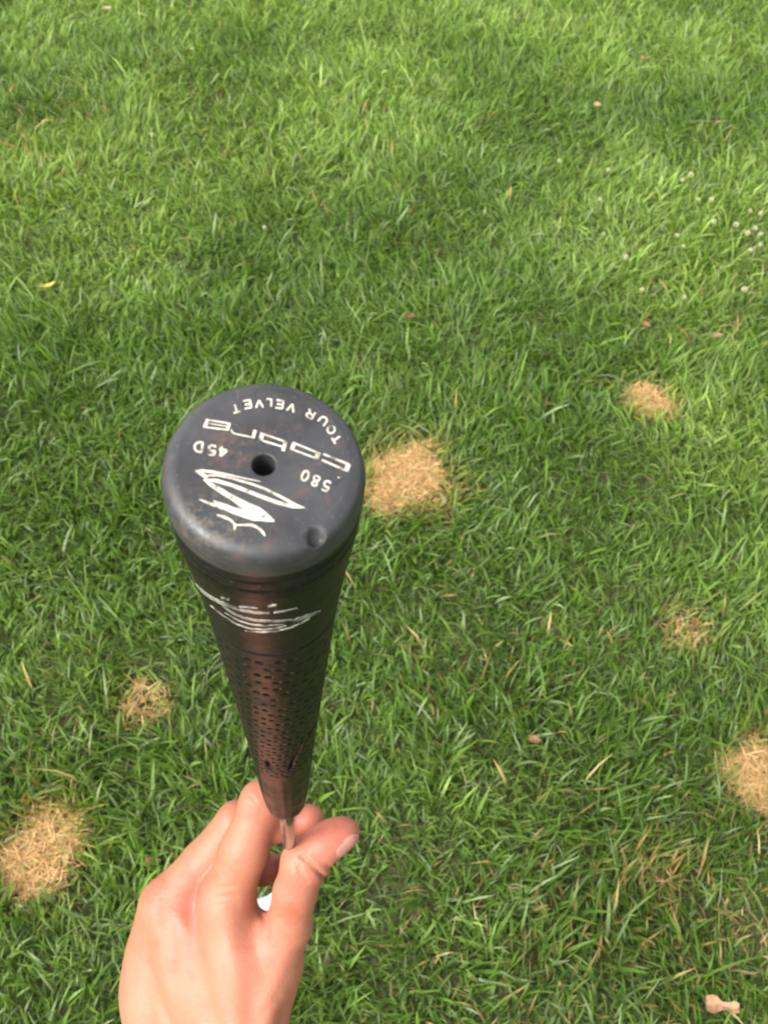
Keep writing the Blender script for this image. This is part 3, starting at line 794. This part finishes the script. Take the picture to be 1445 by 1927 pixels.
# knuckle, tendon and web flesh
palm = fields['palm']
for p0, p1, r, k in [((432, 1720, .470), (452, 1960, .464), 2.4, .010), ((338, 1730, .486), (398, 1960, .468), 2.2, .010), ((312, 1790, .503), (345, 1960, .479), 2.0, .010),
                     ((290, 1760, .494), (300, 1900, .484), 1.5, .006), ((300, 1860, .484), (330, 1990, .474), 1.5, .006), ((500, 1760, .478), (470, 1800, .474), 8, .014), ((522, 1800, .470), (490, 1960, .462), 2.6, .010)]:
    add_cone(palm, hp(*p0), r * .001, hp(*p1), r * .001, k)
D = None
for nme, k in (('thumb', .008), ('index', .007), ('middle', .007), ('ring', .006), ('pinky', .006)):
    E_ = smin(palm, fields[nme], k)
    D = E_ if D is None else smin(D, E_, .0012)
def surface_nets(D):
    s = D < 0; nx, ny, nz = D.shape
    c = s[:-1, :-1, :-1].astype(np.int8)
    cnt = np.zeros((nx - 1, ny - 1, nz - 1), np.int8)
    for i in (0, 1):
        for j in (0, 1):
            for k in (0, 1): cnt += s[i:nx - 1 + i, j:ny - 1 + j, k:nz - 1 + k]
    act = (cnt > 0) & (cnt < 8); cid = np.full(act.shape, -1, np.int64); ci = np.argwhere(act); cid[act] = np.arange(len(ci))
    acc = np.zeros((len(ci), 3)); num = np.zeros(len(ci))
    corners = [(i, j, k) for i in (0, 1) for j in (0, 1) for k in (0, 1)]
    vals = {c_: D[ci[:, 0] + c_[0], ci[:, 1] + c_[1], ci[:, 2] + c_[2]] for c_ in corners}
    for c1 in corners:
        for ax in range(3):
            if c1[ax] == 0:
                c2 = list(c1); c2[ax] = 1; c2 = tuple(c2)
                v1, v2 = vals[c1], vals[c2]; x = (v1 < 0) != (v2 < 0)
                tt = np.where(x, v1 / np.where(v1 == v2, 1, v1 - v2), 0)
                p = np.tile(np.array(c1, float), (len(ci), 1)); p[:, ax] += tt
                acc[x] += p[x]; num[x] += 1
    Vv = (ci + acc / num[:, None]) * VX + lo
    faces = []
    for ax in range(3):
        o1, o2 = [q for q in range(3) if q != ax]
        a = [slice(None)] * 3; b_ = [slice(None)] * 3; a[ax] = slice(0, -1); b_[ax] = slice(1, None)
        cross = s[tuple(a)] != s[tuple(b_)]
        e = np.argwhere(cross); e = e[(e[:, o1] > 0) & (e[:, o2] > 0) & (e[:, o1] < D.shape[o1] - 1) & (e[:, o2] < D.shape[o2] - 1)]
        quad = []
        for d1, d2 in ((-1, -1), (0, -1), (0, 0), (-1, 0)):
            q = e.copy(); q[:, o1] += d1; q[:, o2] += d2; quad.append(cid[q[:, 0], q[:, 1], q[:, 2]])
        quad = np.stack(quad, -1); inside = s[e[:, 0], e[:, 1], e[:, 2]]
        flip = inside if ax != 1 else ~inside
        quad[~flip] = quad[~flip][:, ::-1]; faces.append(quad)
    return Vv, np.concatenate(faces)
Vh, Fh = surface_nets(D)
# light smoothing of the grid
nb_sum = np.zeros_like(Vh); 
for _ in range(3):
    nb_sum[:] = 0; deg = np.zeros(len(Vh))
    for k in range(4):
        i, j = Fh[:, k], Fh[:, (k + 1) % 4]
        np.add.at(nb_sum, i, Vh[j]); np.add.at(nb_sum, j, Vh[i]); np.add.at(deg, i, 1); np.add.at(deg, j, 1)
    Vh = Vh * .5 + .5 * nb_sum / deg[:, None]
# folds, veins and tendons worked into the surface: photo-frame polyline, mm outwards, half width px, depth band
fn = np.cross(Vh[Fh[:, 2]] - Vh[Fh[:, 0]], Vh[Fh[:, 3]] - Vh[Fh[:, 1]]); vn = np.zeros_like(Vh)
for k in range(4): np.add.at(vn, Fh[:, k], fn)
vn /= np.linalg.norm(vn, axis=1)[:, None] + 1e-12
if np.mean(np.sum(vn * (Vh - Vh.mean(0)), axis=1)) < 0: vn = -vn
pxv = Vh[:, :2] / Vh[:, 2:] * FPX + [CX, CY]
STROKES = [
    ([(567, 1611), (580, 1621), (595, 1637), (609, 1652)], -1.3, 4.0, .42, .50), ([(577, 1612), (590, 1622), (604, 1634), (616, 1642)], .7, 6.0, .42, .50),
    ([(563, 1630), (568, 1645), (577, 1660)], -.6, 4.0, .42, .50), ([(588, 1610), (602, 1620), (618, 1628)], -.5, 3.5, .42, .50),
    ([(556, 1620), (560, 1638), (566, 1655)], -.35, 4.0, .42, .50),
    ([(291, 1660), (291, 1740), (291, 1786), (303, 1831), (300, 1940)], .45, 13, .46, .56), ([(345, 1740), (365, 1760), (393, 1790), (430, 1940)], .4, 13, .46, .56),
    ([(300, 1831), (325, 1870), (335, 1960)], .35, 12, .46, .56), ([(362, 1690), (372, 1715)], -.3, 20, .46, .56), ([(318, 1740), (326, 1800)], -.7, 14, .46, .56),
    ([(521, 1876), (500, 1900), (478, 1945)], -.45, 9, .44, .54), ([(540, 1790), (515, 1860), (480, 1960)], .5, 15, .44, .54),
    ([(425, 1720), (440, 1800), (456, 1960)], .5, 18, .44, .54), ([(335, 1720), (365, 1820), (398, 1960)], .45, 17, .46, .56),
    ([(470, 1497), (482, 1512)], -.35, 4, .44, .54), ([(463, 1512), (476, 1526)], -.3, 4, .44, .54),
    ([(405, 1672), (440, 1668)], -.3, 4, .44, .56), ([(400, 1688), (445, 1686)], -.3, 4, .44, .56), ([(398, 1704), (448, 1704)], -.25, 4, .44, .56),
    ([(488, 1705), (497, 1735), (502, 1760)], -.8, 5, .46, .56), ([(506, 1730), (505, 1765)], -.5, 4, .46, .56),
]
for pts, mm, wpx, z0, z1 in STROKES:
    q = np.concatenate([np.linspace(p0, p1, 16) for p0, p1 in zip(pts[:-1], pts[1:])])
    near_ = np.where((pxv[:, 0] > q[:, 0].min() - 3 * wpx) & (pxv[:, 0] < q[:, 0].max() + 3 * wpx) & (pxv[:, 1] > q[:, 1].min() - 3 * wpx) & (pxv[:, 1] < q[:, 1].max() + 3 * wpx)
                     & (Vh[:, 2] > z0 * .95) & (Vh[:, 2] < z1 * 1.12) & (vn[:, 2] < -.05))[0]
    if len(near_) == 0: continue
    dd_ = np.min(np.linalg.norm(pxv[near_][:, None] - q[None], axis=2), axis=1)
    Vh[near_] += vn[near_] * (mm * .001 * np.exp(-(dd_ / wpx) ** 2) * 1.25)[:, None]
# skin tone map: flushed knuckles and finger ends, as blood lies under the skin
flush = np.zeros(len(Vh))
for px, py, z, r, amt in [(372, 1690, .478, 12, .8), (300, 1690, .485, 11, .35), (590, 1560, .44, 14, .75), (640, 1570, .44, 12, .6), (515, 1755, .468, 10, .5), (575, 1540, .47, 12, .7),
                          (512, 1630, .50, 9, .9), (480, 1520, .452, 9, .35), (560, 1680, .45, 16, .35), (365, 1770, .478, 12, .35), (520, 1580, .475, 12, .5)]:
    flush += amt * np.exp(-(np.linalg.norm(Vh - hp(px, py, z), axis=1) / (r * .001)) ** 2)
flush = np.clip(flush, 0, 1)
lo_c, hi_c = np.array([.385, .150, .090]), np.array([.40, .108, .076])
skin_col = lo_c + (hi_c - lo_c) * flush[:, None]
Vw = wpt(Vh)
wrist = wpt(hp(390, 1900, .50))
m, nt, b = new_mat('skin')
at = nt.nodes.new('ShaderNodeAttribute'); at.attribute_name = 'Col'
tcn = nt.nodes.new('ShaderNodeTexCoord'); ob = tcn.outputs['Object']
n1 = noise(nt, 55, 4, .6, ob); n2 = noise(nt, 900, 3, .6, ob)
vor = nt.nodes.new('ShaderNodeTexVoronoi'); vor.inputs['Scale'].default_value = 700; nt.links.new(ob, vor.inputs['Vector'])
c = mix(nt, .8, at.outputs['Color'], ramp(nt, n1.outputs[0], [(.28, (.92, .66, .60)), (.45, (1, .96, .94)), (.55, (1, 1, 1)), (.75, (1.05, 1.10, 1.06))]).outputs[0], 'MULTIPLY')
nt.links.new(c, b.inputs['Base Color']); b.inputs['Roughness'].default_value = .52
b.inputs['Specular IOR Level'].default_value = .4
b.inputs['Subsurface Weight'].default_value = .12; b.inputs['Subsurface Radius'].default_value = (1, .35, .18); b.inputs['Subsurface Scale'].default_value = .004
b1 = bump(nt, vor.outputs['Distance'], .16, .0006); mpk = nt.nodes.new('ShaderNodeMapping'); mpk.inputs['Scale'].default_value = (.35, 1, 1); nt.links.new(ob, mpk.inputs['Vector'])
nk = noise(nt, 420, 3, .6, mpk.outputs[0]); b3 = bump(nt, nk.outputs[0], .22, .0012); nt.links.new(b1.outputs[0], b3.inputs['Normal']); b1 = b3
b2 = bump(nt, n2.outputs[0], .25, .0005); nt.links.new(b1.outputs[0], b2.inputs['Normal'])
nt.links.new(b2.outputs[0], b.inputs['Normal'])
M_skin = m
hand = empty('hand', Vector(wrist))
tag(hand, 'bare left hand pinching the golf club between thumb and bent fingers below the grip', 'hand')
sk = obj('skin', np_mesh('skin', Vw - wrist, [Fh], True, skin_col), M_skin); sk.parent = hand

# thumb nail: curved plate pressed on the thumb end
bvh = BVHTree.FromPolygons([tuple(v) for v in Vh], [tuple(f) for f in Fh.tolist()])
tb, te = hp(612, 1588, .453), hp(652, 1565, .453)
ax_l = te - tb; ax_l /= np.linalg.norm(ax_l)
nn = np.array([.30, .62, -.72]); nn -= ax_l * (nn @ ax_l); nn /= np.linalg.norm(nn); sd = np.cross(ax_l, nn)
cen = hp(645, 1571, .453)
nu, nv = 15, 13; Pn = np.zeros((nu, nv, 3)); Pb = np.zeros((nu, nv, 3))
for i in range(nu):
    for j in range(nv):
        u = (i / (nu - 1) - .5) * 2; v = (j / (nv - 1) - .5) * 2
        w = .0062 * (1 - .35 * max(0, -u) ** 3) * (1 - .45 * max(0, u) ** 3)
        p = cen + ax_l * (u * .0074 * (1 - .22 * v * v * (1 if u > 0 else 1))) + sd * (v * w)
        hit = bvh.ray_cast(Vector(p + nn * .03), Vector(-nn))
        q = np.array(hit[0]) if hit[0] is not None else p
        edge = max(abs(v), max(0, -u)) ** 4
        Pn[i, j] = q + nn * (.00022 - .0005 * edge + .0002 * max(0, u)); Pb[i, j] = q - nn * .0009
n = nu * nv; I = np.arange(n).reshape(nu, nv)
F = np.stack([I[:-1, :-1], I[1:, :-1], I[1:, 1:], I[:-1, 1:]], -1).reshape(-1, 4)
ring = np.concatenate([I[0, :], I[1:, -1], I[-1, -2::-1], I[-2:0:-1, 0]]); S = np.stack([ring, np.roll(ring, 1), np.roll(ring, 1) + n, ring + n], -1)
m, nt, b = new_mat('nail')
b.inputs['Base Color'].default_value = (.43, .20, .155, 1); b.inputs['Roughness'].default_value = .28
b.inputs['Subsurface Weight'].default_value = .2; b.inputs['Subsurface Scale'].default_value = .002
nl = obj('thumb_nail', np_mesh('thumb_nail', wpt(np.concatenate([Pn.reshape(-1, 3), Pb.reshape(-1, 3)])) - wrist, [F, F[:, ::-1] + n, S], True), m); nl.parent = hand
